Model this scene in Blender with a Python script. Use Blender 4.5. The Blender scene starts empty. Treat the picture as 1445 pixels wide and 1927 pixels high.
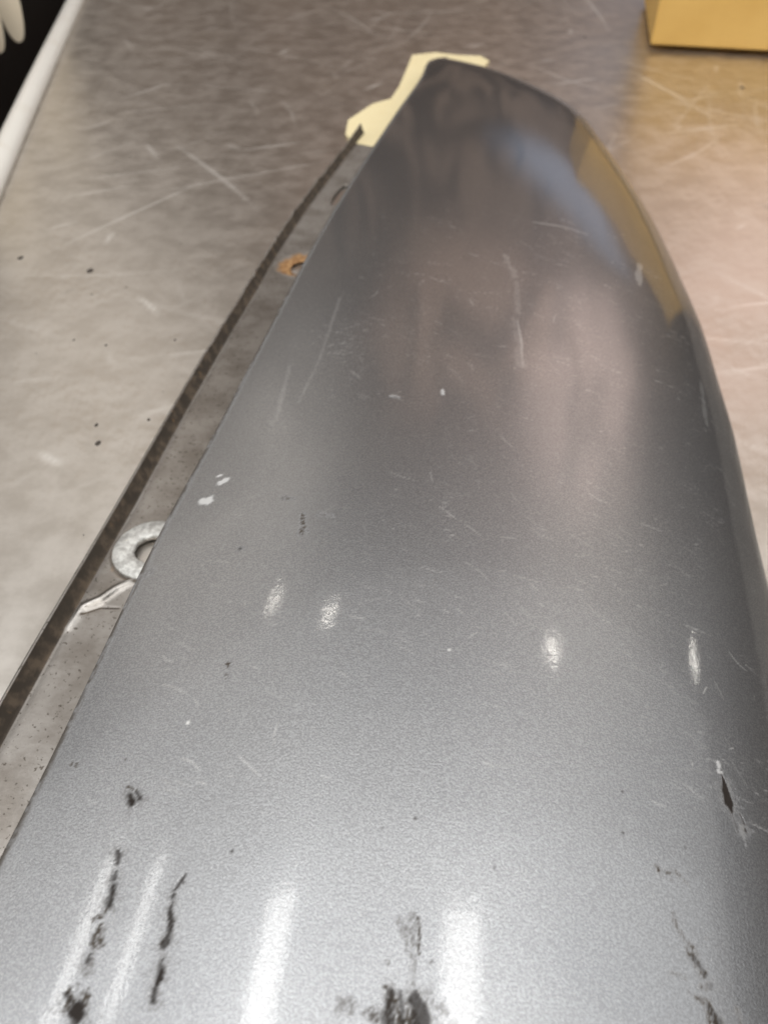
import bpy, bmesh, math, random
import numpy as np
from mathutils import Vector, Matrix

sc = bpy.context.scene
COL = sc.collection
R_ = math.radians

# ------------------------------------------------------------------ camera
cam = bpy.data.cameras.new('camera')
cam.sensor_fit = 'VERTICAL'
cam.sensor_height = 24.0
cam.lens = 24.0 * 1455.0 / 1927.0
cam.clip_start = 0.005
cam.clip_end = 60
cam.dof.use_dof = True
cam.dof.focus_distance = 0.262
cam.dof.aperture_fstop = 8.0
camo = bpy.data.objects.new('camera', cam)
COL.objects.link(camo)
camo.location = (0, 0, 0.28)
camo.rotation_euler = (R_(45), 0, 0)
sc.camera = camo

# ------------------------------------------------------------------ light of the workshop
world = bpy.data.worlds.new('World')
sc.world = world
world.use_nodes = True
bg = world.node_tree.nodes['Background']
bg.inputs[0].default_value = (0.036, 0.025, 0.019, 1)
bg.inputs[1].default_value = 1.0

sc.view_settings.view_transform = 'Standard'
sc.view_settings.look = 'None'
sc.view_settings.gamma = 1
sc.view_settings.exposure = 0
sc.view_settings.use_curve_mapping = False
sc.cycles.use_denoising = True
sc.cycles.max_bounces = 8
sc.cycles.sample_clamp_indirect = 4


def lamp(name, loc, target, sx, sy, radiance, color=(1, 1, 1), shape='RECTANGLE', patchy=None):
    """area lamp facing a target, its power set from the wanted radiance"""
    d = bpy.data.lights.new(name, 'AREA')
    d.shape = shape
    d.size = sx
    d.size_y = sy
    area = sx * sy * (math.pi / 4 if shape in ('DISK', 'ELLIPSE') else 1)
    d.energy = radiance * area * math.pi
    d.color = color
    o = bpy.data.objects.new(name, d)
    COL.objects.link(o)
    o.location = loc
    q = (Vector(target) - Vector(loc)).to_track_quat('-Z', 'Y')
    o.rotation_euler = q.to_euler()
    if patchy:
        # unevenly lit panel: bright in the middle, fading to its edges, broken up like a cluttered wall
        scale, depth, seed, warp = patchy
        d.use_nodes = True
        nt = d.node_tree
        em = nt.nodes['Emission']
        geo = nt.nodes.new('ShaderNodeNewGeometry')
        mp = nt.nodes.new('ShaderNodeMapping')
        mp.inputs['Location'].default_value = (-0.5, -0.5, 0)
        nt.links.new(geo.outputs['Parametric'], mp.inputs['Vector'])
        ln = nt.nodes.new('ShaderNodeVectorMath')
        ln.operation = 'LENGTH'
        nt.links.new(mp.outputs[0], ln.inputs[0])
        fall = nt.nodes.new('ShaderNodeMapRange')
        fall.interpolation_type = 'SMOOTHSTEP'
        for k, v in zip(('From Min', 'From Max', 'To Min', 'To Max'), (0.18, 0.5, 1.0, 0.0)):
            fall.inputs[k].default_value = v
        nz = nt.nodes.new('ShaderNodeTexNoise')
        m2 = nt.nodes.new('ShaderNodeMapping')
        m2.inputs['Location'].default_value = (seed * 3.7, seed * 1.3, 0)
        m2.inputs['Scale'].default_value = (scale * sx / max(sx, sy), scale * sy / max(sx, sy), 1)
        nt.links.new(geo.outputs['Parametric'], m2.inputs['Vector'])
        nt.links.new(m2.outputs[0], nz.inputs['Vector'])
        nz.inputs['Scale'].default_value = 1.0
        nz.inputs['Detail'].default_value = 3.0
        nz.inputs['Distortion'].default_value = warp
        cut = nt.nodes.new('ShaderNodeMapRange')
        cut.interpolation_type = 'SMOOTHSTEP'
        for k, v in zip(('From Min', 'From Max', 'To Min', 'To Max'), (0.40, 0.56, 1.0 - depth, 1.0)):
            cut.inputs[k].default_value = v
        nt.links.new(nz.outputs['Fac'], cut.inputs['Value'])
        nt.links.new(ln.outputs['Value'], fall.inputs['Value'])
        mul = nt.nodes.new('ShaderNodeMath')
        mul.operation = 'MULTIPLY'
        nt.links.new(fall.outputs[0], mul.inputs[0])
        nt.links.new(cut.outputs[0], mul.inputs[1])
        nt.links.new(mul.outputs[0], em.inputs['Strength'])
    return o


# overhead light of the workshop, open front behind the camera, side light on the right, tubes and bulbs on the ceiling
lamp('ceiling_light', (0.0, -0.2, 2.45), (0.0, -0.2, 0), 10.0, 5.0, 0.56, (1.0, 0.985, 0.96))
lamp('overhead_fill', (0.0, -0.55, 2.42), (0.0, -0.55, 0), 8.4, 3.2, 0.66, (0.94, 0.975, 1.0))  # added overhead fill, brightens the near end of the fender
lamp('workshop_front_light', (0.4, -2.4, 1.9), (0.2, 0.8, 0.0), 2.4, 1.6, 4.8, (1.0, 0.96, 0.90))
lamp('left_wall_light', (-1.55, 2.8, 1.80), (-0.2, 0.5, 0.0), 3.0, 2.4, 0.92, (1.0, 0.92, 0.83), patchy=(3, 0.4, 1, 0.5))
lamp('left_side_light', (-3.0, 0.7, 1.3), (0.0, 0.2, 0.0), 3.4, 2.4, 1.6, (1.0, 0.98, 0.95), patchy=(2, 0.2, 2, 0.3))
lamp('far_wall_light', (0.75, 3.95, 2.0), (0.3, 0.3, 0.1), 3.4, 1.7, 0.70, (1.0, 0.68, 0.52), patchy=(5, 0.85, 3, 1.0))
lamp('right_wall_light', (1.75, 3.15, 1.75), (0.3, 0.3, 0.1), 1.8, 1.8, 1.65, (1.0, 0.75, 0.66), patchy=(4, 0.5, 4, 0.8))
lamp('right_glare_fill', (1.60, 1.85, 1.80), (0.2, 0.4, 0.0), 1.8, 1.6, 0.45, (1.0, 0.92, 0.80), patchy=(3, 0.3, 8, 0.5))  # added lamp, puts glare on the right side of the bench
lamp('back_wall_light', (0.4, 4.2, 0.85), (0.2, 0.3, 0.1), 6.0, 1.7, 0.20, (1.0, 0.70, 0.52), patchy=(16, 1.0, 5, 1.5))
lamp('far_window', (1.75, 5.0, 1.15), (0.15, 0.53, 0.04), 2.4, 0.60, 0.62, (0.42, 0.66, 1.0), patchy=(4, 0.3, 6, 0.4))
TUBES = [(-1.92, 1.37, 2.0, 0.13), (-1.42, 1.21, 0.52, 0.10), (-0.32, 0.86, 2.0, 0.21), (0.80, 0.72, 2.0, 0.21)]
for (tx, ty, tl, tw) in TUBES:
    lamp('tube_lamp', (tx, ty - tl / 2, 2.3), (tx, ty - tl / 2, 0), tw, tl, 7.5, (1.0, 0.99, 0.96))
BULBS = [(-1.01, 2.30, 2.3, 24), (-0.40, 2.02, 2.3, 24), (1.50, 1.80, 2.3, 32), (2.50, 1.50, 1.27, 24)]
for (bx_, by_, bz_, bl_) in BULBS:
    lamp('bulb_lamp', (bx_, by_, bz_), (0, 0.2, 0.05), 0.15, 0.035, bl_ * 1.1, (1.0, 0.95, 0.86), 'ELLIPSE')

# ------------------------------------------------------------------ helpers


def link(name, mesh, mat=None, parent=None):
    o = bpy.data.objects.new(name, mesh)
    COL.objects.link(o)
    if mat is not None:
        for m in (mat if isinstance(mat, (list, tuple)) else [mat]):
            mesh.materials.append(m)
    if parent is not None:
        o.parent = parent
    return o


def tag(o, label=None, cat=None, group=None, kind=None):
    for k, v in (('label', label), ('category', cat), ('group', group), ('kind', kind)):
        if v:
            o[k] = v
    return o


def empty(name, loc, label, cat, group=None):
    o = bpy.data.objects.new(name, None)
    o.empty_display_size = 0.05
    COL.objects.link(o)
    o.location = loc
    return tag(o, label, cat, group)


def smooth(me, on=True):
    me.polygons.foreach_set('use_smooth', [on] * len(me.polygons))


def grid_mesh(name, P, keep=None):
    """P: (ny, nx, 3) grid of points, faces wound so that normals point up"""
    ny, nx = P.shape[:2]
    idx = np.arange(ny * nx).reshape(ny, nx)
    q = np.stack([idx[:-1, :-1], idx[:-1, 1:], idx[1:, 1:], idx[1:, :-1]], -1).reshape(-1, 4)
    if keep is not None:
        q = q[keep.reshape(-1)]
    me = bpy.data.meshes.new(name)
    me.vertices.add(ny * nx)
    me.vertices.foreach_set('co', P.reshape(-1).astype(np.float32))
    me.loops.add(len(q) * 4)
    me.loops.foreach_set('vertex_index', q.reshape(-1).astype(np.int32))
    me.polygons.add(len(q))
    me.polygons.foreach_set('loop_start', (np.arange(len(q)) * 4).astype(np.int32))
    me.polygons.foreach_set('use_smooth', np.ones(len(q), dtype=bool))
    me.update(calc_edges=True)
    me.validate()
    return me


def attr(me, name, arr):
    a = me.attributes.new(name, 'FLOAT', 'POINT')
    a.data.foreach_set('value', arr.reshape(-1).astype(np.float32))


def prism(name, outline, z0, z1, bevel=0.0):
    bm = bmesh.new()
    b = [bm.verts.new((x, y, z0)) for x, y in outline]
    t = [bm.verts.new((x, y, z1)) for x, y in outline]
    n = len(outline)
    bm.faces.new(t)
    bm.faces.new(b[::-1])
    for i in range(n):
        bm.faces.new((b[i], b[(i + 1) % n], t[(i + 1) % n], t[i]))
    bmesh.ops.recalc_face_normals(bm, faces=bm.faces)
    if bevel:
        bmesh.ops.bevel(bm, geom=bm.edges[:], offset=bevel, segments=3, profile=0.5, affect='EDGES')
    me = bpy.data.meshes.new(name)
    bm.to_mesh(me)
    bm.free()
    return me


def vnoise(x, y, scale, seed):
    """cheap 2D value noise"""
    g = np.random.RandomState(seed).rand(64, 64)
    fx, fy = x * scale, y * scale
    ix, iy = np.floor(fx).astype(int), np.floor(fy).astype(int)
    tx, ty = fx - ix, fy - iy
    tx, ty = tx * tx * (3 - 2 * tx), ty * ty * (3 - 2 * ty)
    G = lambda a, b: g[a % 64, b % 64]
    return (G(ix, iy) * (1 - tx) + G(ix + 1, iy) * tx) * (1 - ty) + (G(ix, iy + 1) * (1 - tx) + G(ix + 1, iy + 1) * tx) * ty


class Mat:
    def __init__(self, name):
        self.m = bpy.data.materials.new(name)
        self.m.use_nodes = True
        self.nt = self.m.node_tree
        self.b = self.nt.nodes['Principled BSDF']
        self.co = None

    def n(self, typ, ins=None, **kw):
        x = self.nt.nodes.new(typ)
        for k, v in kw.items():
            setattr(x, k, v)
        for k, v in (ins or {}).items():
            self.put(x.inputs[k], v)
        return x

    def put(self, sock, v):
        if isinstance(v, bpy.types.NodeSocket):
            self.nt.links.new(v, sock)
        elif isinstance(v, (tuple, list)) and len(v) == 3 and sock.type == 'RGBA':
            sock.default_value = (*v, 1)
        else:
            sock.default_value = v

    def set(self, **kw):
        for k, v in kw.items():
            self.put(self.b.inputs[k.replace('_', ' ')], v)
        return self

    def coord(self, scale=(1, 1, 1), rot=(0, 0, 0), loc=(0, 0, 0)):
        if self.co is None:
            self.co = self.n('ShaderNodeTexCoord').outputs['Object']
        mp = self.n('ShaderNodeMapping', {'Vector': self.co, 'Location': loc, 'Rotation': rot, 'Scale': scale})
        return mp.outputs[0]

    def noise(self, vec, scale, detail=3, rough=0.55, dist=0.0):
        return self.n('ShaderNodeTexNoise', {'Vector': vec, 'Scale': scale, 'Detail': detail,
                                             'Roughness': rough, 'Distortion': dist}).outputs['Fac']

    def ramp(self, fac, a, b, va=0.0, vb=1.0):
        return self.n('ShaderNodeMapRange', {'Value': fac, 'From Min': a, 'From Max': b,
                                             'To Min': va, 'To Max': vb}, interpolation_type='SMOOTHSTEP').outputs[0]

    def math(self, op, a, b=0.0):
        x = self.n('ShaderNodeMath', operation=op)
        self.put(x.inputs[0], a)
        self.put(x.inputs[1], b)
        return x.outputs[0]

    def mix(self, fac, a, b):
        x = self.n('ShaderNodeMix', data_type='RGBA')
        self.put(x.inputs[0], fac)
        self.put(x.inputs[6], a)
        self.put(x.inputs[7], b)
        return x.outputs[2]

    def attr(self, name):
        return self.n('ShaderNodeAttribute', attribute_name=name).outputs['Fac']

    def bump(self, h, strength, dist, normal=None):
        ins = {'Height': h, 'Strength': strength, 'Distance': dist}
        if normal is not None:
            ins['Normal'] = normal
        return self.n('ShaderNodeBump', ins).outputs[0]


# ------------------------------------------------------------------ materials

# stainless bench top: worn, blotchy, scratched in every direction
M = Mat('brushed_steel')
v = M.coord()
blotch = M.noise(v, 7, 3, 0.55, 0.3)
mott = M.noise(v, 38, 8, 0.66)
fine = M.noise(v, 150, 4, 0.65)
col = M.mix(M.ramp(mott, 0.34, 0.66), (0.585, 0.55, 0.505), (0.72, 0.685, 0.64))
col = M.mix(M.ramp(M.math('ADD', M.math('MULTIPLY', blotch, 0.5), M.math('MULTIPLY', fine, 0.5)), 0.50, 0.66, 0, 0.35), col, (0.48, 0.41, 0.335))
stain = M.attr('stain')
scr = M.attr('scratch')
col = M.mix(stain, col, (0.16, 0.135, 0.11))
col = M.mix(M.math('MULTIPLY', scr, 0.85), col, (0.90, 0.88, 0.85))
rough = M.math('ADD', M.ramp(mott, 0.3, 0.7, 0.25, 0.33), M.math('MULTIPLY', blotch, 0.08))
h = M.math('ADD', M.math('MULTIPLY', M.noise(v, 16, 3), 0.5), M.math('MULTIPLY', mott, 0.25))
M.set(Base_Color=col, Metallic=M.math('SUBTRACT', 0.93, M.math('MULTIPLY', M.math('MAXIMUM', scr, stain), 0.35)), Roughness=rough)
STEEL = M.m

# silver metallic lacquer
M = Mat('silver_metallic_paint')
v = M.coord()
flake = M.noise(v, 1500, 2, 0.6)
flake2 = M.noise(v, 2300, 1, 0.5)
cloud = M.noise(v, 14, 3)
base = M.mix(M.ramp(cloud, 0.3, 0.7), (0.470, 0.482, 0.502), (0.510, 0.520, 0.536))
base = M.mix(M.ramp(flake, 0.38, 0.66, 0, 1), M.mix(0.62, base, (0.30, 0.30, 0.31)), base)
base = M.mix(M.ramp(flake2, 0.60, 0.75, 0, 0.55), base, (0.70, 0.70, 0.70))
dark = M.attr('dark')
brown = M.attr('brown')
light = M.attr('light')
scratch = M.attr('scratch')  # scratches, plus a reflected line and a glint painted in
base = M.mix(M.math('MULTIPLY', scratch, 0.9), base, (0.88, 0.87, 0.85))
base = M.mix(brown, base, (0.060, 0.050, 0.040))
base = M.mix(dark, base, (0.022, 0.018, 0.016))
base = M.mix(light, base, (0.58, 0.58, 0.57))
any_ = M.math('MAXIMUM', M.math('MAXIMUM', dark, brown), light)
metal = M.math('MULTIPLY', M.math('SUBTRACT', 1.0, M.math('MAXIMUM', any_, M.math('MULTIPLY', scratch, 0.6))), 0.94)
rough = M.math('ADD', 0.37, M.math('MULTIPLY', any_, 0.3))
nb = M.bump(flake, 0.28, 0.00028)
peel = M.noise(v, 420, 2, 0.5)
cb = M.bump(peel, 0.07, 0.0003)
cb = M.bump(M.noise(v, 950, 2, 0.6), 0.07, 0.0002, cb)
cb = M.bump(M.math('SUBTRACT', M.math('MULTIPLY', light, 0.5), dark), 0.8, 0.0004, cb)
cw = M.math('SUBTRACT', 1.0, M.math('MULTIPLY', any_, 0.9))
M.set(Base_Color=base, Metallic=metal, Roughness=rough, Normal=nb, Coat_Weight=cw, Coat_Roughness=0.055,
      Coat_Normal=cb, Coat_IOR=1.5, Coat_Tint=(0.86, 0.86, 0.86), Specular_Tint=(0.22, 0.21, 0.20))
PAINT = M.m

# duller paint of the flange: thin overspray with grime and rust
M = Mat('flange_paint')
v = M.coord()
grime = M.attr('grime')
rust = M.attr('rust')
crease_glint = M.attr('crease_glint')
nz = M.noise(v, 45, 4, 0.65)
sp = M.noise(v, 520, 3, 0.6)
col = M.mix(M.ramp(nz, 0.3, 0.7), (0.27, 0.245, 0.22), (0.42, 0.395, 0.37))
col = M.mix(M.ramp(sp, 0.60, 0.68, 0, 0.8), col, (0.10, 0.085, 0.07))
col = M.mix(M.ramp(M.math('ADD', grime, M.math('MULTIPLY', M.math('SUBTRACT', nz, 0.5), 0.5)), 0.25, 0.85), col,
            M.mix(M.ramp(M.noise(v, 160, 4), 0.4, 0.7), (0.060, 0.050, 0.041), (0.125, 0.098, 0.074)))
col = M.mix(M.ramp(M.math('ADD', rust, M.math('MULTIPLY', M.math('SUBTRACT', M.noise(v, 200, 4), 0.5), 0.7)), 0.3, 0.6), col,
            M.mix(M.ramp(M.noise(v, 350, 3), 0.35, 0.65), (0.28, 0.145, 0.065), (0.48, 0.29, 0.14)))
col = M.mix(M.math('MULTIPLY', crease_glint, 0.9), col, (0.78, 0.77, 0.74))
dirt_all = M.math('MAXIMUM', grime, rust)
M.set(Base_Color=col, Metallic=M.math('MULTIPLY', M.math('SUBTRACT', 1.0, dirt_all), 0.88),
      Roughness=M.math('ADD', 0.34, M.math('MULTIPLY', dirt_all, 0.3)),
      Normal=M.bump(M.noise(v, 300, 4), 0.25, 0.0005), Specular_Tint=(0.25, 0.24, 0.23))
FLANGE = M.m

M = Mat('galvanised_zinc')
v = M.coord()
nz = M.noise(v, 330, 4, 0.65)
col = M.mix(M.ramp(nz, 0.3, 0.7), (0.42, 0.41, 0.39), (0.78, 0.78, 0.75))
col = M.mix(M.ramp(M.noise(v, 120, 3), 0.62, 0.75, 0, 0.7), col, (0.50, 0.38, 0.20))
M.set(Base_Color=col, Metallic=0.35, Roughness=0.5, Normal=M.bump(nz, 0.6, 0.0008))
ZINC = M.m

M = Mat('under_primer')
M.set(Base_Color=(0.10, 0.095, 0.09), Roughness=0.7)
UNDER = M.m

M = Mat('white_enamel')
nz = M.noise(M.coord(), 30, 4)
M.set(Base_Color=M.mix(M.ramp(nz, 0.5, 0.8, 0, 0.5), (0.86, 0.84, 0.79), (0.74, 0.69, 0.61)), Roughness=0.32)
WHITE = M.m

M = Mat('black_board_paint')
nz = M.noise(M.coord(), 25, 4)
M.set(Base_Color=M.mix(nz, (0.006, 0.005, 0.005), (0.014, 0.012, 0.011)), Roughness=0.6)
BLACK = M.m

M = Mat('cream_plastic')
nz = M.noise(M.coord(), 40, 3)
M.set(Base_Color=M.mix(nz, (0.74, 0.64, 0.49), (0.80, 0.71, 0.56)), Roughness=0.35)
CREAM = M.m

M = Mat('kraft_cardboard')
v = M.coord()
fib = M.noise(M.coord((12, 140, 140)), 6, 4, 0.6)
blot = M.noise(v, 12, 4)
col = M.mix(M.ramp(blot, 0.3, 0.7), (0.55, 0.33, 0.085), (0.61, 0.38, 0.11))
col = M.mix(M.ramp(fib, 0.45, 0.75, 0, 0.35), col, (0.50, 0.31, 0.10))
M.set(Base_Color=col, Roughness=0.75, Normal=M.bump(fib, 0.15, 0.001))
CARD = M.m

M = Mat('masking_paper')
nz = M.noise(M.coord(), 70, 4)
M.set(Base_Color=M.mix(nz, (0.76, 0.64, 0.37), (0.82, 0.72, 0.46)), Roughness=0.7)
PAPER = M.m

M = Mat('grit')
M.set(Base_Color=(0.06, 0.05, 0.042), Roughness=0.9)
GRIT = M.m

# ------------------------------------------------------------------ work bench
RA = np.array([-0.3400, 0.71732])          # a point on the rail of the bench
RD = np.array([-0.1698, 0.9855])            # along the rail
RN = np.array([-0.9855, -0.1698])           # away from the bench


def along(s, off=0.0):
    p = RA + RD * s + RN * off
    return float(p[0]), float(p[1])


bench = empty('workbench', (0, 0, 0), 'scratched stainless steel workbench with a white rounded rail along its edge', 'workbench')
link('tabletop_core', prism('tabletop_core', [along(-1.5, 0.0), (1.9, -0.75), (1.9, 2.6), along(1.95, 0.0)], -0.03, -0.002), STEEL, bench)
ts = np.concatenate([np.linspace(-1.4, -0.75, 10), np.arange(-0.73, 1.2, 0.0028), np.linspace(1.21, 1.9, 30)])
tt = np.concatenate([np.arange(0, 1.0, 0.0028), np.linspace(1.01, 2.2, 40)])
TS, TT = np.meshgrid(ts, tt, indexing='ij')
TX, TY = RA[0] + RD[0] * TS - RN[0] * TT, RA[1] + RD[1] * TS - RN[1] * TT
TP = np.stack([TX, TY, 0.0 * TX], -1)
TSCR, TSTA = np.zeros(TX.shape), np.zeros(TX.shape)
rg = np.random.RandomState(31)


def table_stroke(arr, s0, t0, ang, ln, hw, amt, bend=0.0, soft=0.0030):
    """a curved scratch in bench coordinates (s along the rail, t away from it)"""
    n = 8
    u = np.linspace(0, 1, n)
    a = ang + bend * (u - 0.5)
    ps = s0 + np.concatenate([[0], np.cumsum(np.cos(a[1:]) * ln / n)])
    pt = t0 + np.concatenate([[0], np.cumsum(np.sin(a[1:]) * ln / n)])
    i0, i1 = np.searchsorted(ts, [ps.min() - 0.006, ps.max() + 0.006])
    j0, j1 = np.searchsorted(tt, [pt.min() - 0.006, pt.max() + 0.006])
    if i1 - i0 < 2 or j1 - j0 < 2:
        return
    S, T = TS[i0:i1, j0:j1], TT[i0:i1, j0:j1]
    best = np.full(S.shape, -1.0)
    for k in range(n - 1):
        dx, dy = ps[k + 1] - ps[k], pt[k + 1] - pt[k]
        q = np.clip(((S - ps[k]) * dx + (T - pt[k]) * dy) / (dx * dx + dy * dy + 1e-12), 0, 1)
        d = np.hypot(S - ps[k] - q * dx, T - pt[k] - q * dy)
        fade = math.sin(math.pi * (k + 0.6) / n)
        best = np.maximum(best, np.clip((hw - d) / soft + 0.5, 0, 1) * fade)
    arr[i0:i1, j0:j1] = np.maximum(arr[i0:i1, j0:j1], best * amt)


for i in range(520):
    table_stroke(TSCR, rg.uniform(-0.7, 1.15), rg.uniform(0.02, 0.95), rg.choice([0.5, 1.1, -0.6, 1.5]) + 0.3 * rg.randn(),
                 0.015 + 0.22 * rg.rand() ** 2.2, 0.0011 + 0.0009 * rg.rand() ** 2, 0.22 + 0.6 * rg.rand() ** 2, 0.22 * rg.randn())
for i in range(60):
    table_stroke(TSTA, rg.uniform(-0.6, 1.0), rg.uniform(0.02, 0.9), rg.uniform(0, 3.1), 0.004 + 0.02 * rg.rand(), 0.0012 + 0.002 * rg.rand(),
                 0.10 + 0.22 * rg.rand(), 0.5)
top_me = grid_mesh('tabletop', TP)
attr(top_me, 'scratch', TSCR)
attr(top_me, 'stain', TSTA)
link('tabletop', top_me, STEEL, bench)

# rounded white rail, a squashed half round swept along the edge
prof = []
for k in range(17):
    a = math.pi * k / 16
    prof.append((0.0115 * math.cos(a), 0.001 + 0.012 * math.sin(a) ** 0.75))
bm = bmesh.new()
rows = []
for s in np.linspace(-1.45, 1.9, 60):
    wob = 0.0006 * math.sin(s * 7.3)
    row = []
    for (o, z) in prof + [(-0.0115, -0.04), (-0.003, -0.04), (0.0, -0.002)]:
        x, y = along(s, 0.0105 - o + wob)
        row.append(bm.verts.new((x, y, z)))
    rows.append(row)
for a, b in zip(rows[:-1], rows[1:]):
    n = len(a)
    for i in range(n):
        bm.faces.new((a[i], a[(i + 1) % n], b[(i + 1) % n], b[i]))
bm.faces.new(rows[0])
bm.faces.new(rows[-1][::-1])
bmesh.ops.recalc_face_normals(bm, faces=bm.faces)
me = bpy.data.meshes.new('edge_rail')
bm.to_mesh(me)
bm.free()
smooth(me)
link('edge_rail', me, WHITE, bench)

# grit lying on the bench
rng = random.Random(5)
bm = bmesh.new()
spots = [(-0.2768, 0.5544, 3.2), (-0.2185, 0.5336, 4.2), (-0.1605, 0.3342, 2.6), (-0.1657, 0.3509, 1.7), (-0.1367, 0.3558, 1.4),
         (-0.1813, 0.4338, 1.4), (-0.2039, 0.4401, 1.2), (-0.1374, 0.4401, 1.2), (-0.4066, 1.086, 5), (-0.3691, 0.8983, 4),
         (0.4056, 0.9611, 3.4), (0.2662, 1.1711, 3)]
for _ in range(40):
    spots.append((rng.uniform(-0.35, 0.0), rng.uniform(0.25, 1.3), rng.uniform(0.5, 1.3)))
for (x, y, r) in spots:
    if x < -0.330 - 0.172 * (y - 0.717):
        continue
    r *= 0.00065
    n = 7
    ring = []
    for i in range(n):
        a = 2 * math.pi * i / n
        rr = r * rng.uniform(0.7, 1.25)
        ring.append(bm.verts.new((x + rr * math.cos(a), y + rr * 1.4 * math.sin(a), 0.0001)))
    c = bm.verts.new((x, y, 0.0001 + r * 0.5))
    for i in range(n):
        bm.faces.new((ring[i], ring[(i + 1) % n], c))
me = bpy.data.meshes.new('grit')
bm.to_mesh(me)
bm.free()
tag(link('grit', me, GRIT), 'dark specks of grit scattered over the steel bench', 'grit', kind='stuff')

# ------------------------------------------------------------------ black board with cream sample chips behind the rail
BD = 0.110


def board_box(name, s0, s1, o0, o1, z0, z1):
    return prism(name, [along(s0, o0), along(s1, o0), along(s1, o1), along(s0, o1)], z0, z1, 0.002)


tag(link('display_board', board_box('display_board', -0.9, 1.9, BD + 0.004, BD + 0.022, -0.45, 0.20), BLACK),
    'black display board standing behind the white bench rail', 'board')


def chip_mesh():
    """elongated petal with a round tip and a punched hole, z up, tip at the origin"""
    N = 40
    L, W = 0.150, 0.0165
    hole_c, hole_a, hole_b = 0.062, 0.0042, 0.012
    bm = bmesh.new()
    loops = []
    for lay, (yy, sh) in enumerate(((-0.0032, 0.0012), (-0.0042, 0.0), (-0.0042, 0.0), (-0.0032, 0.0))):
        pass
    def outline(inset):
        pts = []
        for k in range(N):
            a = 2 * math.pi * k / N
            u = math.cos(a)
            z = L / 2 - (L / 2 - inset) * u            # tip at a = 0
            t = z / L
            wd = W * (1.0 - 0.15 * max(0, t - 0.4))
            s = math.sin(a)
            x = math.copysign(abs(s) ** 0.8, s) * (wd - inset) if t > 0 else 0
            x = math.copysign(min(abs(x), wd), s)
            pts.append((x, z))
        return pts
    def hole():
        return [(hole_a * math.sin(2 * math.pi * k / N), hole_c - hole_b * math.cos(2 * math.pi * k / N)) for k in range(N)]
    rings = [[(x, 0.0, z) for x, z in outline(0.0)],
             [(x, 0.0016, z) for x, z in outline(0.0)],
             [(x, 0.0024, z) for x, z in outline(0.0012)],
             [(x, 0.0024, z) for x, z in hole()],
             [(x, 0.0, z) for x, z in hole()]]
    vs = [[bm.verts.new(p) for p in r] for r in rings]
    for i in range(5):
        a, b = vs[i], vs[(i + 1) % 5]
        for k in range(N):
            bm.faces.new((a[k], a[(k + 1) % N], b[(k + 1) % N], b[k]))
    bmesh.ops.recalc_face_normals(bm, faces=bm.faces)
    me = bpy.data.meshes.new('sample_chip')
    bm.to_mesh(me)
    bm.free()
    return me


chip = chip_mesh()
chip.materials.append(CREAM)
S0, SP = 0.4716, 0.0595
rng = random.Random(3)
names = {0: 'cream petal-shaped sample chip in the corner, the one nearer the white rail',
         -1: 'cream petal-shaped sample chip in the corner, cut by the left picture edge',
         -4: 'sliver of a cream chip at the left picture edge below the corner chips'}
ordinal = ['first', 'second', 'third', 'fourth', 'fifth']
for n_, k in enumerate((1, 2, 3, 4)):
    names[k] = 'cream chip seen only as a reflection in the bench, %s beyond the corner chips' % ordinal[n_]
for n_, k in enumerate((-2, -3, -5, -6)):
    names[k] = 'cream chip seen only as a reflection in the bench, %s nearer than the corner chips' % ordinal[n_]
for k in sorted(names):
    o = bpy.data.objects.new('sample_chip', chip)
    COL.objects.link(o)
    x, y = along(S0 + SP * k, {0: 0.066, -1: 0.080, -2: 0.094, -3: 0.094}.get(k, 0.064))
    o.location = (x, y, 0.048 if k > 0 else -0.006 + (0.004 if k == -1 else 0) + rng.uniform(-0.002, 0.002))
    o.rotation_euler = (0, 0, math.pi + R_(28) + rng.uniform(-0.1, 0.1))
    o.rotation_euler.rotate_axis('Y', rng.uniform(-0.05, 0.05))
    tag(o, names[k], 'sample chip', 'cream sample chips hung in a row on the black board')

# ------------------------------------------------------------------ cardboard box at the far right
bx0 = Vector((0.336, 1.109, 0))
ed = Vector((0.142, -0.029, 0)).normalized()
box = empty('cardboard_box', tuple(bx0), 'closed yellow-brown cardboard box standing on the bench beyond the fender', 'box')
box.rotation_euler = (0, 0, math.atan2(ed.y, ed.x))
link('box_body', prism('box_body', [(0, 0), (0.34, 0), (0.34, 0.24), (0, 0.24)], 0.0065, 0.15, 0.0025), CARD, box)
link('flap', prism('flap', [(-0.001, -0.001), (0.341, -0.001), (0.341, 0.119), (-0.001, 0.119)], 0.1505, 0.1535, 0.001), CARD, box)
link('flap', prism('flap', [(-0.001, 0.121), (0.341, 0.121), (0.341, 0.241), (-0.001, 0.241)], 0.1505, 0.1535, 0.001), CARD, box)
link('bottom_flap', prism('bottom_flap', [(0.015, 0.035), (0.325, 0.035), (0.325, 0.225), (0.015, 0.225)], 0.0003, 0.0064), CARD, box)

# ------------------------------------------------------------------ cream paper scrap under the tip
outl = [(-0.0383, 0.8101), (-0.0369, 0.848), (-0.0128, 0.8972), (0.0072, 0.9145), (0.0165, 0.955), (0.0233, 0.9994),
        (0.0300, 1.045), (0.0346, 1.0789), (0.0648, 1.0904), (0.0906, 1.0789), (0.1199, 1.0743), (0.128, 1.055), (0.121, 1.0369),
        (0.1006, 0.8887), (0.0195, 0.7956), (-0.0115, 0.7746), (-0.030, 0.785)]
tag(link('paper_scrap', prism('paper_scrap', outl, 0.0004, 0.003, 0.0008), PAPER),
    'cream paper scrap lying under the far tip of the fender', 'paper')

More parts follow.
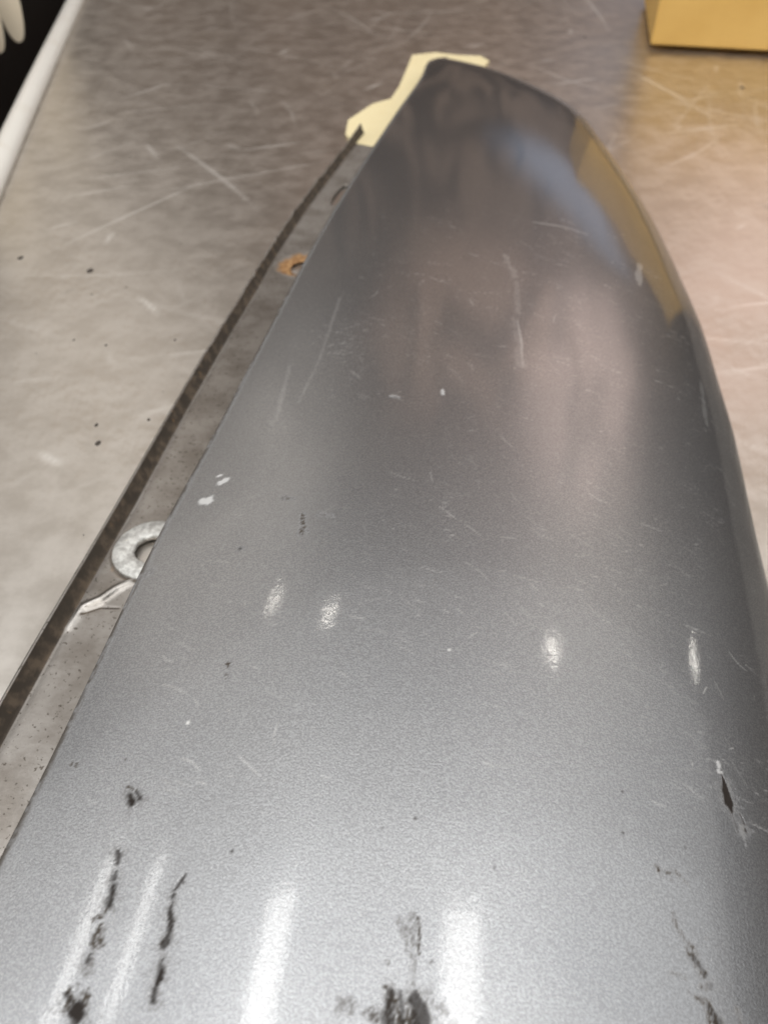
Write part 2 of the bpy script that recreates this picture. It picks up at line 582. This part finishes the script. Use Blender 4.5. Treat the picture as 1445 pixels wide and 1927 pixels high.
# ------------------------------------------------------------------ fender: shape functions (plan x, y in metres)
#GEO-BEGIN
XL_T = [(-0.3, -0.182), (0, -0.1275), (0.0463, -0.1177), (0.0694, -0.1132), (0.0895, -0.1095), (0.1179, -0.105), (0.1541, -0.1001), (0.1963, -0.0944), (0.2205, -0.0909), (0.2709, -0.0817), (0.3701, -0.0652), (0.481, -0.0461), (0.5918, -0.0233), (0.7282, 0.007), (0.8991, 0.0414), (0.975, 0.0503), (1, 0.0564), (1.012, 0.072)]
XR_T = [(-0.3, 0.055), (0, 0.127), (0.108, 0.152), (0.1706, 0.1652), (0.2132, 0.1738), (0.2454, 0.1791), (0.291, 0.1874), (0.3325, 0.1951), (0.3794, 0.2012), (0.4455, 0.2098), (0.5018, 0.213), (0.5456, 0.2153), (0.6297, 0.2168), (0.7038, 0.2141), (0.7667, 0.2103), (0.857, 0.2007), (0.9178, 0.1719), (0.96, 0.1401), (0.9835, 0.1122), (1.003, 0.0855), (1.012, 0.076)]


def pchip(tab, y):
    """monotone-ish cubic through a table"""
    t = np.array(tab)
    X, Y = t[:, 0], t[:, 1]
    h = np.diff(X)
    d = np.diff(Y) / h
    m = np.empty_like(Y)
    m[1:-1] = (d[:-1] * h[1:] + d[1:] * h[:-1]) / (h[1:] + h[:-1])
    m[0], m[-1] = d[0], d[-1]
    i = np.clip(np.searchsorted(X, y) - 1, 0, len(X) - 2)
    s = (y - X[i]) / h[i]
    return ((2 * s**3 - 3 * s**2 + 1) * Y[i] + (s**3 - 2 * s**2 + s) * h[i] * m[i]
            + (-2 * s**3 + 3 * s**2) * Y[i + 1] + (s**3 - s**2) * h[i] * m[i + 1])


def smooth_curve(tab, y):
    """the table, averaged over a short window so that highlights run smoothly"""
    out = np.zeros_like(y)
    offs = np.linspace(-1, 1, 9)
    wt = (1 - offs**2) + 0.05
    t1 = tab[-1][0]
    for o, w in zip(offs, wt):
        win = np.minimum(0.03, np.maximum(0, t1 - y) * 0.8)
        out += w * pchip(tab, np.clip(y + o * win, tab[0][0], t1))
    return out / wt.sum()


Z_LEFT = [(-0.3, 0.052), (0.05, 0.052), (0.35, 0.047), (0.97, 0.023), (1.012, 0.017)]
Z_TOP = [(-0.3, 0.066), (0.05, 0.066), (0.2, 0.065), (0.35, 0.061), (0.55, 0.053), (0.75, 0.043), (0.88, 0.034), (0.97, 0.026), (1.0, 0.021), (1.012, 0.018)]


def shell_z(y, w):
    zt = smooth_curve(Z_TOP, y)
    zl = smooth_curve(Z_LEFT, y)
    zb = 0.0015
    right = np.clip(1 - np.clip(w, 0, 1) ** 3.0, 0, 1) ** 0.55
    drop = (zt - zl) * np.clip(1 - w / 0.40, 0, 1) ** 1.9
    return zb + (zt - zb) * right - drop


def shell_point(y, w):
    xl = smooth_curve(XL_T, y)
    xr = smooth_curve(XR_T, y)
    return np.stack([xl + (xr - xl) * w, y, shell_z(y, w)], -1)


def shell_at(x, y):
    y = np.asarray(y, float)
    xl = smooth_curve(XL_T, y)
    xr = smooth_curve(XR_T, y)
    return shell_z(y, np.clip((x - xl) / (xr - xl), 0, 1))
#GEO-END

# station positions: finer near the camera
ys = [-0.28]
while ys[-1] < 1.0115:
    ys.append(ys[-1] + (0.004 if ys[-1] < 0.0 else 0.0021 * (ys[-1] + 0.12) if ys[-1] < 0.93 else 0.0012))
ys = np.array(ys[:-1] + [1.012])
NX = 560
uu = np.linspace(0, 1, NX)
ww = 1 - (1 - uu) ** 1.35              # denser at the right roll
ww[-1] = 1.0
Y, W = np.meshgrid(ys, ww, indexing='ij')
P = shell_point(Y.ravel(), W.ravel()).reshape(*Y.shape, 3)
# hemmed left edge: a small roll under
r = 0.0011
hem = []
for a in np.linspace(200, 20, 7):
    q = P[:, 0, :].copy()
    q[:, 0] += -r * math.sin(R_(a * 0.9)) * 1.0
    q[:, 2] += -r + r * math.cos(R_(a * 0.9))
    hem.append(q)
P = np.concatenate([np.stack(hem, 1), P], 1)
PX, PY = P[..., 0], P[..., 1]
W_ALL = np.broadcast_to(np.concatenate([np.zeros(7), ww])[None, :], PX.shape)

# ---- wear on the lacquer and a few glints, painted in plan coordinates
rs = np.random.RandomState(7)


A = {k: np.zeros(PX.shape) for k in ('dark', 'brown', 'light', 'scratch')}


def window(x0, x1, y0, y1):
    j0, j1 = np.searchsorted(ys, [y0, y1])
    j0, j1 = max(0, j0 - 1), min(len(ys), j1 + 1)
    sub = PX[j0:j1]
    cols = np.where((sub.max(0) >= x0) & (sub.min(0) <= x1))[0]
    if j1 <= j0 or len(cols) == 0:
        return None
    return slice(j0, j1), slice(cols[0], cols[-1] + 1)


def stroke(kind, pts, amount=1.0, ragged=0.6, grain=1500, seed=0, soft=0.00035):
    """pts: (x, y, half width) along a stroke; ragged edges and skips from noise"""
    pts = np.array(pts, float)
    if len(pts) == 1:
        pts = np.vstack([pts, pts + [[1e-6, 1e-6, 0]]])
    pad = pts[:, 2].max() + 0.002
    win = window(pts[:, 0].min() - pad, pts[:, 0].max() + pad, pts[:, 1].min() - pad, pts[:, 1].max() + pad)
    if win is None:
        return
    x, y = PX[win], PY[win]
    best = np.full(x.shape, -1e9)
    for (ax, ay, ar), (bx, by, br) in zip(pts[:-1], pts[1:]):
        dx, dy = bx - ax, by - ay
        t = np.clip(((x - ax) * dx + (y - ay) * dy) / (dx * dx + dy * dy + 1e-14), 0, 1)
        d = np.hypot(x - ax - t * dx, y - ay - t * dy)
        best = np.maximum(best, ar + t * (br - ar) - d)
    n = 0.6 * vnoise(x, y, grain, seed) + 0.4 * vnoise(x, y, grain * 2.7, seed + 1)
    val = best + (n - 0.5) * 2 * ragged * np.maximum(pts[:, 2].mean(), 0.0003)
    m = np.clip(val / soft * 0.5 + 0.5, 0, 1)
    if kind == 'brown':
        m = m * np.clip(1.9 * vnoise(x * 2.2, y * 0.7, 1400, seed + 5) - 0.15 + 0.5 * (vnoise(x, y, 3000, seed + 8) - 0.5), 0.1, 1.25)
    A[kind][win] = np.maximum(A[kind][win], m * amount)


#MARKS-BEGIN
MARKS = [
    ('dark', 1, 0.5, [(-0.0744, 0.10084, 0.001261)]),
    ('dark', 1, 0.6, [(-0.07515, 0.10256, 0.000976), (-0.07402, 0.1, 0.00087)]),
    ('dark', 0.9, 0.8, [(-0.07327, 0.10356, 0.000489), (-0.07173, 0.10128, 0.000776)]),
    ('brown', 1.0, 0.9, [(-0.07674, 0.10554, 0.000394), (-0.07377, 0.10427, 0.00049)]),
    ('dark', 0.9, 0.9, [(-0.07414, 0.08555, 0.001014), (-0.07379, 0.08303, 0.000548)]),
    ('dark', 0.85, 1.0, [(-0.07356, 0.08042, 0.000453), (-0.07341, 0.07871, 0.00081)]),
    ('dark', 0.95, 0.8, [(-0.07311, 0.07645, 0.000804), (-0.07304, 0.07342, 0.001149), (-0.0729, 0.07179, 0.000878)]),
    ('brown', 0.94, 1.4, [(-0.07361, 0.07008, 0.000524), (-0.0761, 0.06849, 0.000696)]),
    ('brown', 1.0, 1.1, [(-0.07373, 0.06525, 0.001374), (-0.0741, 0.06298, 0.001703), (-0.07417, 0.06173, 0.000848)]),
    ('dark', 0.8, 0.9, [(-0.07499, 0.05965, 0.000757), (-0.07527, 0.05868, 0.000922)]),
    ('brown', 0.62, 1.4, [(-0.07473, 0.05683, 0.001499)]),
    ('dark', 0.9, 0.9, [(-0.05362, 0.07873, 0.000268), (-0.05433, 0.07708, 0.000799), (-0.0552, 0.0756, 0.000707), (-0.05601, 0.07454, 0.00044)]),
    ('dark', 0.95, 0.8, [(-0.05601, 0.07454, 0.00044), (-0.05593, 0.07131, 0.000435), (-0.05588, 0.06894, 0.00069), (-0.05528, 0.06671, 0.000856), (-0.05512, 0.06454, 0.000679)]),
    ('dark', 0.9, 0.8, [(-0.05512, 0.06454, 0.000679), (-0.05572, 0.06205, 0.00101), (-0.05615, 0.06083, 0.00067)]),
    ('brown', 1.0, 1.0, [(-0.05688, 0.06358, 0.000339), (-0.05675, 0.06171, 0.000504)]),
    ('dark', 0.85, 0.9, [(-0.05581, 0.05789, 0.00058), (-0.05553, 0.05597, 0.000658)]),
    ('dark', 1, 0.8, [(-0.05552, 0.05526, 0.000903), (-0.05562, 0.05385, 0.000979), (-0.05599, 0.05247, 0.000568)]),
    ('dark', 0.9, 0.8, [(-0.05628, 0.05132, 0.000647), (-0.05599, 0.04882, 0.000721)]),
    ('dark', 1, 0.8, [(-0.07526, 0.04753, 0.001768), (-0.07383, 0.04637, 0.001439), (-0.07403, 0.04527, 0.000796)]),
    ('brown', 1.0, 1.2, [(-0.07834, 0.05129, 0.000817), (-0.07643, 0.0487, 0.001939)]),
    ('brown', 0.88, 1.3, [(-0.07355, 0.04997, 0.000973), (-0.07434, 0.04807, 0.00161)]),
    ('dark', 0.8, 1.0, [(-0.07841, 0.05107, 0.00049), (-0.07706, 0.04941, 0.000648)]),
    ('dark', 1, 0.35, [(0.10969, 0.11766, 0.000214), (0.1095, 0.11346, 0.001166), (0.10918, 0.10832, 0.001777), (0.10936, 0.10537, 0.000519), (0.10942, 0.1044, 0.000207)]),
    ('dark', 0.7, 0.5, [(0.10939, 0.10374, 0.000413), (0.10963, 0.10104, 0.000718), (0.10988, 0.09838, 0.000306)]),
    ('dark', 0.9, 0.4, [(0.1124, 0.10512, 0.000416), (0.1129, 0.10261, 0.000517)]),
    ('dark', 0.9, 0.4, [(0.11254, 0.10045, 0.00072)]),
    ('light', 0.25, 1.2, [(0.11137, 0.10104, 0.000925), (0.11109, 0.09577, 0.000405)]),
    ('light', 0.6, 1.5, [(0.10943, 0.12115, 0.000649), (0.10921, 0.11862, 0.000859)]),  # glint above the long scuff, painted as a pale dab
    ('brown', 0.88, 0.8, [(0.07813, 0.08533, 0.000759), (0.07901, 0.08426, 0.001136)]),
    ('brown', 0.69, 0.9, [(0.08093, 0.08403, 0.000758), (0.08461, 0.08413, 0.000761), (0.08597, 0.08298, 0.00057), (0.08685, 0.08137, 0.000567)]),
    ('brown', 0.62, 0.9, [(0.07906, 0.08254, 0.000565)]),
    ('brown', 0.62, 0.9, [(0.08204, 0.08199, 0.000566)]),
    ('brown', 0.62, 0.9, [(0.08027, 0.07295, 0.000824), (0.08044, 0.07002, 0.000817), (0.08208, 0.06677, 0.00072)]),
    ('brown', 0.81, 1.0, [(0.08275, 0.06631, 0.001439), (0.08346, 0.06216, 0.001777), (0.08495, 0.05916, 0.001587)]),
    ('brown', 0.69, 1.0, [(0.0852, 0.05894, 0.000881), (0.08582, 0.05581, 0.001222)]),
    ('dark', 0.5, 1.0, [(0.08333, 0.06278, 0.000801), (0.08568, 0.05898, 0.000617)]),
    ('brown', 0.88, 0.8, [(0.08362, 0.05575, 0.000696)]),
    ('dark', 0.45, 0.8, [(0.08707, 0.05628, 0.000876)]),
    ('brown', 0.88, 0.9, [(0.07927, 0.05458, 0.000518), (0.08431, 0.05186, 0.001205), (0.08539, 0.04787, 0.002041)]),
    ('dark', 0.6, 1.0, [(0.08481, 0.05096, 0.000773), (0.08629, 0.04828, 0.001364)]),
    ('brown', 0.62, 0.9, [(0.09282, 0.05136, 0.000782), (0.0934, 0.04837, 0.001033)]),
    ('brown', 0.38, 1.2, [(0.07576, 0.05844, 0.000609), (0.0798, 0.05752, 0.000349)]),
    ('brown', 0.38, 1.2, [(0.08913, 0.06769, 0.00091)]),
    ('brown', 0.47, 1.3, [(0.00633, 0.06852, 0.001725), (0.00682, 0.06561, 0.00205), (0.00729, 0.0625, 0.001521)]),
    ('brown', 0.94, 0.6, [(0.00896, 0.06783, 0.000345), (0.00911, 0.06379, 0.000425), (0.00884, 0.05949, 0.000502)]),
    ('brown', 0.44, 1.2, [(0.0072, 0.05884, 0.001001), (0.00718, 0.05296, 0.000817)]),
    ('brown', 0.62, 0.5, [(0.00576, 0.06773, 0.000258), (0.00587, 0.06002, 0.000251)]),
    ('dark', 0.75, 0.9, [(0.00137, 0.05077, 0.000647), (0.0011, 0.04829, 0.001282), (0.00083, 0.04423, 0.001894)]),
    ('brown', 0.88, 1.1, [(0.00138, 0.0519, 0.000812), (0.00252, 0.04776, 0.00176), (0.00274, 0.04394, 0.002366)]),
    ('dark', 0.7, 0.7, [(0.00398, 0.05082, 0.000486), (0.00432, 0.04725, 0.000719), (0.00452, 0.04398, 0.000789)]),
    ('dark', 0.85, 0.8, [(0.00748, 0.04955, 0.00113), (0.00846, 0.04734, 0.002082), (0.00887, 0.04407, 0.00269)]),
    ('brown', 0.88, 1.0, [(0.00618, 0.04952, 0.000968), (0.00669, 0.04403, 0.002371)]),
    ('brown', 0.69, 1.2, [(-0.00288, 0.04655, 0.001431), (-0.00185, 0.04581, 0.00111)]),
    ('brown', 0.44, 1.3, [(-0.01059, 0.04752, 0.002388)]),
    ('brown', 0.62, 0.8, [(0.01201, 0.05766, 0.000499)]),
    ('brown', 0.5, 0.8, [(0.001, 0.05725, 0.000662)]),
    ('brown', 0.94, 1.2, [(-0.03983, 0.2288, 0.001624), (-0.03709, 0.22774, 0.001079)]),
    ('brown', 1.0, 0.9, [(-0.0324, 0.21821, 0.00079), (-0.03173, 0.21231, 0.001169), (-0.03216, 0.20698, 0.00141)]),
    ('brown', 0.62, 1.3, [(-0.02597, 0.21786, 0.001051), (-0.01988, 0.21521, 0.000913)]),
    ('brown', 0.62, 1.2, [(-0.02991, 0.20765, 0.001027)]),
    ('brown', 1.0, 0.9, [(-0.05204, 0.14699, 0.000882), (-0.05166, 0.14567, 0.000659)]),
    ('brown', 0.62, 1.1, [(-0.05194, 0.14274, 0.000872), (-0.05174, 0.14023, 0.000649)]),
    ('dark', 0.9, 0.4, [(-0.05542, 0.20162, 0.000638)]),
    ('dark', 0.9, 0.4, [(-0.04177, 0.08446, 0.000544)]),
    ('dark', 0.8, 0.4, [(0.00901, 0.09411, 0.00047)]),
    ('dark', 0.7, 0.4, [(-0.00037, 0.09121, 0.000278)]),
    ('dark', 0.7, 0.4, [(0.03044, 0.08158, 0.000364)]),
    ('dark', 0.8, 0.4, [(0.07013, 0.09394, 0.000484)]),
    ('dark', 0.8, 0.4, [(0.07271, 0.10643, 0.000503)]),
    ('dark', 0.6, 0.4, [(-0.02224, 0.1292, 0.000312)]),
    ('dark', 0.6, 0.4, [(0.08947, 0.0918, 0.000489)]),
    ('light', 1, 0.4, [(0.02204, 0.15211, 0.000558)]),
    ('light', 1, 0.4, [(-0.06188, 0.1257, 0.000833)]),
    ('brown', 0.75, 0.9, [(-0.09706, 0.11512, 0.000927), (-0.09502, 0.11433, 0.000718)]),
    ('brown', 0.62, 0.6, [(-0.07955, 0.11452, 0.000508)]),
    ('light', 0.8, 1.2, [(-0.06941, 0.24558, 0.00185), (-0.06843, 0.24532, 0.001137)]),
    ('light', 0.9, 0.7, [(-0.07248, 0.2497, 0.000719), (-0.07085, 0.24999, 0.000575)]),
    ('light', 0.8, 1.2, [(-0.07557, 0.23344, 0.001943), (-0.07338, 0.23289, 0.002354)]),
    ('light', 0.7, 0.5, [(-0.07247, 0.233, 0.001108)]),
    ('light', 0.6, 1.0, [(0.02777, 0.30221, 0.000629), (0.02806, 0.29832, 0.00078)]),
    ('light', 0.3, 1.2, [(0.00389, 0.29672, 0.001088), (0.00638, 0.29574, 0.000931)]),
    ('scratch', 0.16, 1.9, [(0.07799, 0.41741, 0.001163), (0.0745, 0.37995, 0.001093)]),
    ('scratch', 0.4, 1.2, [(0.07285, 0.37396, 0.000361), (0.07211, 0.35215, 0.000694), (0.06996, 0.32698, 0.000332)]),
    ('scratch', 0.12, 1.9, [(0.07074, 0.37359, 0.001441), (0.0694, 0.32688, 0.001658)]),
    ('scratch', 0.2, 1.2, [(0.07495, 0.45156, 0.001634), (0.07753, 0.42394, 0.00235)]),
    ('scratch', 0.4, 0.5, [(0.10123, 0.5069, 0.001111), (0.12118, 0.50562, 0.001113), (0.1369, 0.50046, 0.000666)]),  # reflected line of light, painted into the scratch mask
    ('scratch', 0.4, 0.7, [(0.16766, 0.47386, 0.001514), (0.16209, 0.45475, 0.00252), (0.15998, 0.44344, 0.001032)]),  # glint near the right edge, painted as a pale mark
    ('scratch', 0.15, 1.2, [(-0.04831, 0.33263, 0.001012), (-0.05029, 0.28597, 0.000924)]),
    ('scratch', 0.15, 1.0, [(-0.02519, 0.40126, 0.000947), (-0.03323, 0.33342, 0.000673), (-0.04113, 0.29684, 0.000628)]),
    ('scratch', 0.2, 1.0, [(0.17488, 0.35269, 0.00091), (0.16757, 0.3217, 0.001377), (0.16599, 0.3127, 0.000678)]),
    ('brown', 0.5, 1.2, [(-0.09711, 0.19306, 0.002548), (-0.0927, 0.1968, 0.002569)]),
    ('brown', 0.44, 1.2, [(-0.09993, 0.18121, 0.001486)]),
]
for i, (k_, a_, r_, p_) in enumerate(MARKS):
    wmean = sum(p[2] for p in p_) / len(p_)
    if k_ == 'dark' and wmean > 0.0006:
        stroke('brown', [(p[0], p[1], p[2] * 2.0 + 0.0004) for p in p_], 0.38 * a_, 1.6, 0.7 / max(wmean, 0.00045), 700 + 3 * i, 0.0012)
    stroke(k_, p_, a_, r_, 0.55 / max(wmean, 0.00045), 20 + 3 * i, 0.00028 if wmean < 0.0009 else 0.0005)

# hairline scratches: short, most of them running the same way, thickest on the right and middle
rg = np.random.RandomState(21)
for i in range(2200):
    y = 0.10 + 0.42 * rg.rand() ** 1.1
    w = rg.rand() ** 0.75
    p = shell_point(np.array([y]), np.array([0.06 + 0.92 * w]))[0]
    if rg.rand() > -0.25 + 1.6 * vnoise(np.array([p[0]]), np.array([p[1]]), 30, 77)[0]:
        continue
    ang = R_(-27 + 13 * rg.randn() + 60 * max(0, w - 0.6))
    if rg.rand() < 0.12:
        ang = R_(rg.uniform(-90, 90))
    ln = 0.0012 + 0.010 * rg.rand() ** 3
    bend = 0.05 * rg.randn()
    dx, dy = math.cos(ang), math.sin(ang)
    hw = 0.00008 + 0.00008 * rg.rand() ** 2 + 0.0003 * max(0, y - 0.25)
    pts = [(p[0], p[1], hw), (p[0] + dx * ln / 2 - dy * bend * ln, p[1] + dy * ln / 2 + dx * bend * ln, hw * 1.3),
           (p[0] + dx * ln, p[1] + dy * ln, hw * 0.7)]
    stroke('scratch', pts, 0.18 + 0.55 * rg.rand() ** 2.4, 0.25, 2500, 300 + i % 50, 0.00026)
# swarms of very fine rubbing marks
for i in range(26):
    y = 0.14 + 0.30 * rg.rand()
    w = 0.1 + 0.88 * rg.rand()
    c = shell_point(np.array([y]), np.array([w]))[0]
    a0 = R_(-25 + 20 * rg.randn())
    for j in range(14):
        ang = a0 + R_(12 * rg.randn())
        x, yy = c[0] + 0.006 * rg.randn(), c[1] + 0.010 * rg.randn()
        ln = 0.001 + 0.003 * rg.rand()
        stroke('scratch', [(x, yy, 0.00012), (x + ln * math.cos(ang), yy + ln * math.sin(ang), 0.0001)], 0.2 + 0.3 * rg.rand(), 0.2, 2500, j, 0.00026)
#MARKS-END

# shadow seam along the hemmed edge, painted into the brown mask
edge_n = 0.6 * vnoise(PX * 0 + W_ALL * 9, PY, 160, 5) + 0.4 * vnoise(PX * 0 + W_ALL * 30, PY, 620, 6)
edge_shade = np.clip(1 - (PX - P[:, 7:8, 0]) / 0.0024, 0, 1)
A['brown'] = np.maximum(A['brown'], np.clip(edge_shade * (0.75 + 1.3 * (edge_n - 0.4)), 0, 0.92))
shell_me = grid_mesh('shell', P)
for k in A:
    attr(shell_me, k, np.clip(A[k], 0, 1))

fender = empty('fender', (0, 0, 0),
               'scuffed silver metallic fender panel tapering to a rounded tip, lying on the steel bench', 'fender')
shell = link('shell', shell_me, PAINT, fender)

# underside of the panel, a coarser sheet 1.4 mm below
yc = ys[::12]
Yc, Wc = np.meshgrid(yc, np.linspace(0.004, 0.97, 60), indexing='ij')
Pc = shell_point(Yc.ravel(), Wc.ravel()).reshape(*Yc.shape, 3)
Pc[..., 2] -= 0.0016
under = grid_mesh('inner_skin', Pc[:, ::-1])
link('inner_skin', under, UNDER, fender)

# ---- mounting flange along the left side
LIP_T = [(-0.28, -0.229), (0.0, -0.1765), (0.1237, -0.1563), (0.1615, -0.1512), (0.1934, -0.1463), (0.2555, -0.1358), (0.3143, -0.1264), (0.3766, -0.1166),
         (0.4763, -0.0988), (0.6115, -0.0736), (0.6817, -0.0567), (0.783, -0.0299), (0.8102, -0.0223)]
ZF = [(-0.28, 0.0024), (0.8, 0.0024)]
yf = np.concatenate([np.arange(-0.26, 0.1, 0.004), np.arange(0.1, 0.35, 0.0008), np.arange(0.35, 0.810, 0.0014)])
lipx = smooth_curve(LIP_T, yf)
zf = np.interp(yf, *np.array(ZF).T)
xl = smooth_curve(XL_T, yf)
jag = np.interp(yf, [0.3, 0.45, 0.6, 0.78], [0.0, 0.0012, 0.0022, 0.001]) * (vnoise(yf, yf * 0, 130, 4) - 0.5 + 0.6 * (vnoise(yf, yf * 0, 420, 9) - 0.5))
lh = np.interp(yf, [0.1, 0.4, 0.76, 0.805], [0.0085, 0.0072, 0.0056, 0.009]) + jag
cols = []
gr = []
# wall, then fold radius, then the flat going under the shell
for t in (0, 0.03, 0.07, 0.15, 0.28, 0.42, 0.58, 0.74, 0.88, 1.0):
    x = lipx + 0.0034 * t ** 1.3
    z = zf + lh * (1 - t)
    cols.append(np.stack([x, yf, z], -1))
    gr.append(np.full(len(yf), 1.0 if t > 0.05 else 0.1))
inner = xl + 0.022
x0 = lipx + 0.0034
for k, t in enumerate(np.linspace(0.012, 1, 64)):
    x = x0 + (inner - x0) * t
    cols.append(np.stack([x, yf, zf + 0.0003 * np.sin(yf * 60) + 0 * x], -1))
    gr.append(np.clip(0.75 - (x - x0) / 0.0022, 0, 1) + 0.0)
FP = np.stack(cols, 1)
G = np.stack(gr, 1)
fx, fy = FP[..., 0].copy(), FP[..., 1]
RUST = np.zeros(G.shape)
CREASE_GLINT = np.zeros(G.shape)


def seg_d(x, y, pts):
    best = np.full(x.shape, 1e9)
    along_ = np.zeros(x.shape)
    for i, ((ax, ay), (bx, by)) in enumerate(zip(pts[:-1], pts[1:])):
        dx, dy = bx - ax, by - ay
        t = np.clip(((x - ax) * dx + (y - ay) * dy) / (dx * dx + dy * dy), 0, 1)
        d = np.hypot(x - ax - t * dx, y - ay - t * dy)
        along_ = np.where(d < best, (i + t) / (len(pts) - 1), along_)
        best = np.minimum(best, d)
    return best, along_


# buckled crease across the flange with a torn paint line beside it
cre = [(-0.1395, 0.2051), (-0.1356, 0.2166), (-0.1287, 0.2206), (-0.1234, 0.2268), (-0.116, 0.2329), (-0.1066, 0.2414)]
d, al = seg_d(fx, fy, cre)
flat = np.zeros(G.shape, bool)
flat[:, 9:] = True
FP[..., 2] += np.where(flat, 0.0022 * np.exp(-(d / 0.0017) ** 2) * np.sin(np.pi * np.clip(al * 0.9 + 0.1, 0, 1)), 0)
CREASE_GLINT = np.maximum(CREASE_GLINT, np.where(flat, 0.55 * np.exp(-(d / 0.0007) ** 2) * (1 - al * 0.6), 0))  # bright glint along the crease ridge, painted into the colour
crk = [(-0.1356, 0.2124), (-0.1276, 0.2163), (-0.1198, 0.216)]
d, al = seg_d(fx, fy, crk)
FP[..., 2] -= np.where(flat, 0.0003 * np.exp(-(d / 0.0007) ** 2), 0)
G = np.maximum(G, np.where(flat, np.exp(-(d / 0.0006) ** 2), 0))
# grime round the washer and the rust ring round the second hole
WC = (-0.1115, 0.2506)
dw = np.hypot(fx - WC[0], fy - WC[1])
G = np.maximum(G, np.where(flat, 0.75 * np.exp(-((dw - 0.0195) / 0.0016) ** 2), 0))
RUST = np.maximum(RUST, np.where(flat, 0.30 * np.exp(-((dw - 0.020) / 0.002) ** 2), 0))
H2 = (-0.0600, 0.5331)
d2 = np.hypot((fx - H2[0]) / 1.0, (fy - H2[1]) / 1.25)
RUST = np.maximum(RUST, np.where(flat, np.clip(1.42 - d2 / 0.0180 - 0.5 * np.clip((H2[1] - 0.004 - fy) / 0.012, 0, 1), 0, 1), 0))
RUST = np.maximum(RUST, np.where(~flat, 0.25 * (vnoise(fx, fy, 60, 12) > 0.62), 0))
far = np.clip((fy - 0.42) / 0.2, 0, 1)
G = np.clip(G + far * 0.30, 0, 1)
# holes: washer bolt hole, rusted hole, slot
holes = [(WC[0], WC[1], 0.0090, 0.0090, 0.0), (H2[0], H2[1], 0.0092, 0.0110, 0.0), (-0.0382, 0.6634, 0.0042, 0.022, -0.22), (-0.0107, 0.797, 0.0065, 0.010, -0.2)]
keep = np.ones((FP.shape[0] - 1, FP.shape[1] - 1), bool)
for (hx, hy, ha, hb, ang) in holes:
    ca, sa = math.cos(ang), math.sin(ang)
    lx = (fx - hx) * ca + (fy - hy) * sa
    ly = -(fx - hx) * sa + (fy - hy) * ca
    e = np.hypot(lx / ha, ly / hb)
    ins = (e < 1) & flat
    ins[:, :11] = False
    near = (e < 1.12) & (e > 1e-6) & flat & ~ins
    # snap the rim to the ellipse
    inq = ins[:-1, :-1] | ins[1:, :-1] | ins[:-1, 1:] | ins[1:, 1:]
    rim = np.zeros(ins.shape, bool)
    for sy in (slice(0, -1), slice(1, None)):
        for sx in (slice(0, -1), slice(1, None)):
            rim[sy, sx] |= inq
    rim &= ~ins
    sx_, sy_ = lx / np.maximum(e, 1e-6), ly / np.maximum(e, 1e-6)
    nxp, nyp = hx + sx_ * ca - sy_ * sa, hy + sx_ * sa + sy_ * ca
    FP[..., 0] = np.where(rim, nxp, FP[..., 0])
    FP[..., 1] = np.where(rim, nyp, FP[..., 1])
    keep &= ~inq
flange_me = grid_mesh('flange', FP, keep)
attr(flange_me, 'grime', np.clip(G, 0, 1))
attr(flange_me, 'rust', np.clip(RUST, 0, 1))
attr(flange_me, 'crease_glint', np.clip(CREASE_GLINT, 0, 1))
fl = link('flange', flange_me, FLANGE, fender)
md = fl.modifiers.new('thickness', 'SOLIDIFY')
md.thickness = 0.0012
md.offset = -1
tag(fl, 'grimy flange with rusty hole and upturned lip')

# support web under the shell, so that the flange hangs from the panel
yw = np.arange(-0.25, 0.77, 0.02)
xw = smooth_curve(XL_T, yw) + 0.0215
zw = np.interp(yw, *np.array(ZF).T)
top_z = shell_at(xw, yw) - 0.0012
WP = np.stack([np.stack([xw, yw, zw - 0.0005], -1), np.stack([xw + 0.001, yw, (zw + top_z) / 2], -1), np.stack([xw + 0.004, yw, top_z], -1)], 1)
link('web', grid_mesh('web', WP), UNDER, fender)

# zinc washer seated round the bolt hole
bm = bmesh.new()
N = 64
rg = np.random.RandomState(11)
ro = 0.0188 + 0.0003 * (rg.rand(N) - 0.5)
ri = 0.0084 + 0.0008 * (rg.rand(N) - 0.5)
prof = [(1, 0.0000), (1, 0.0012), (0.965, 0.0019), (0.12, 0.0021), (0.03, 0.0017), (0, 0.0010), (0, 0.0)]
rings = []
for (t, z) in prof:
    ring = []
    for k in range(N):
        a = 2 * math.pi * k / N
        rr = ri[k] + (ro[k] - ri[k]) * t
        ring.append(bm.verts.new((rr * math.cos(a), rr * math.sin(a), z + (0.00012 * (rg.rand() - 0.5) if 0 < t < 1 else 0))))
    rings.append(ring)
for i in range(len(rings)):
    a, b = rings[i], rings[(i + 1) % len(rings)]
    for k in range(N):
        bm.faces.new((a[k], a[(k + 1) % N], b[(k + 1) % N], b[k]))
bmesh.ops.recalc_face_normals(bm, faces=bm.faces)
me = bpy.data.meshes.new('washer')
bm.to_mesh(me)
bm.free()
smooth(me)
ws = link('washer', me, ZINC, fl)
ws.location = (WC[0], WC[1], 0.0027)
tag(ws, 'grey zinc washer round the bolt hole')
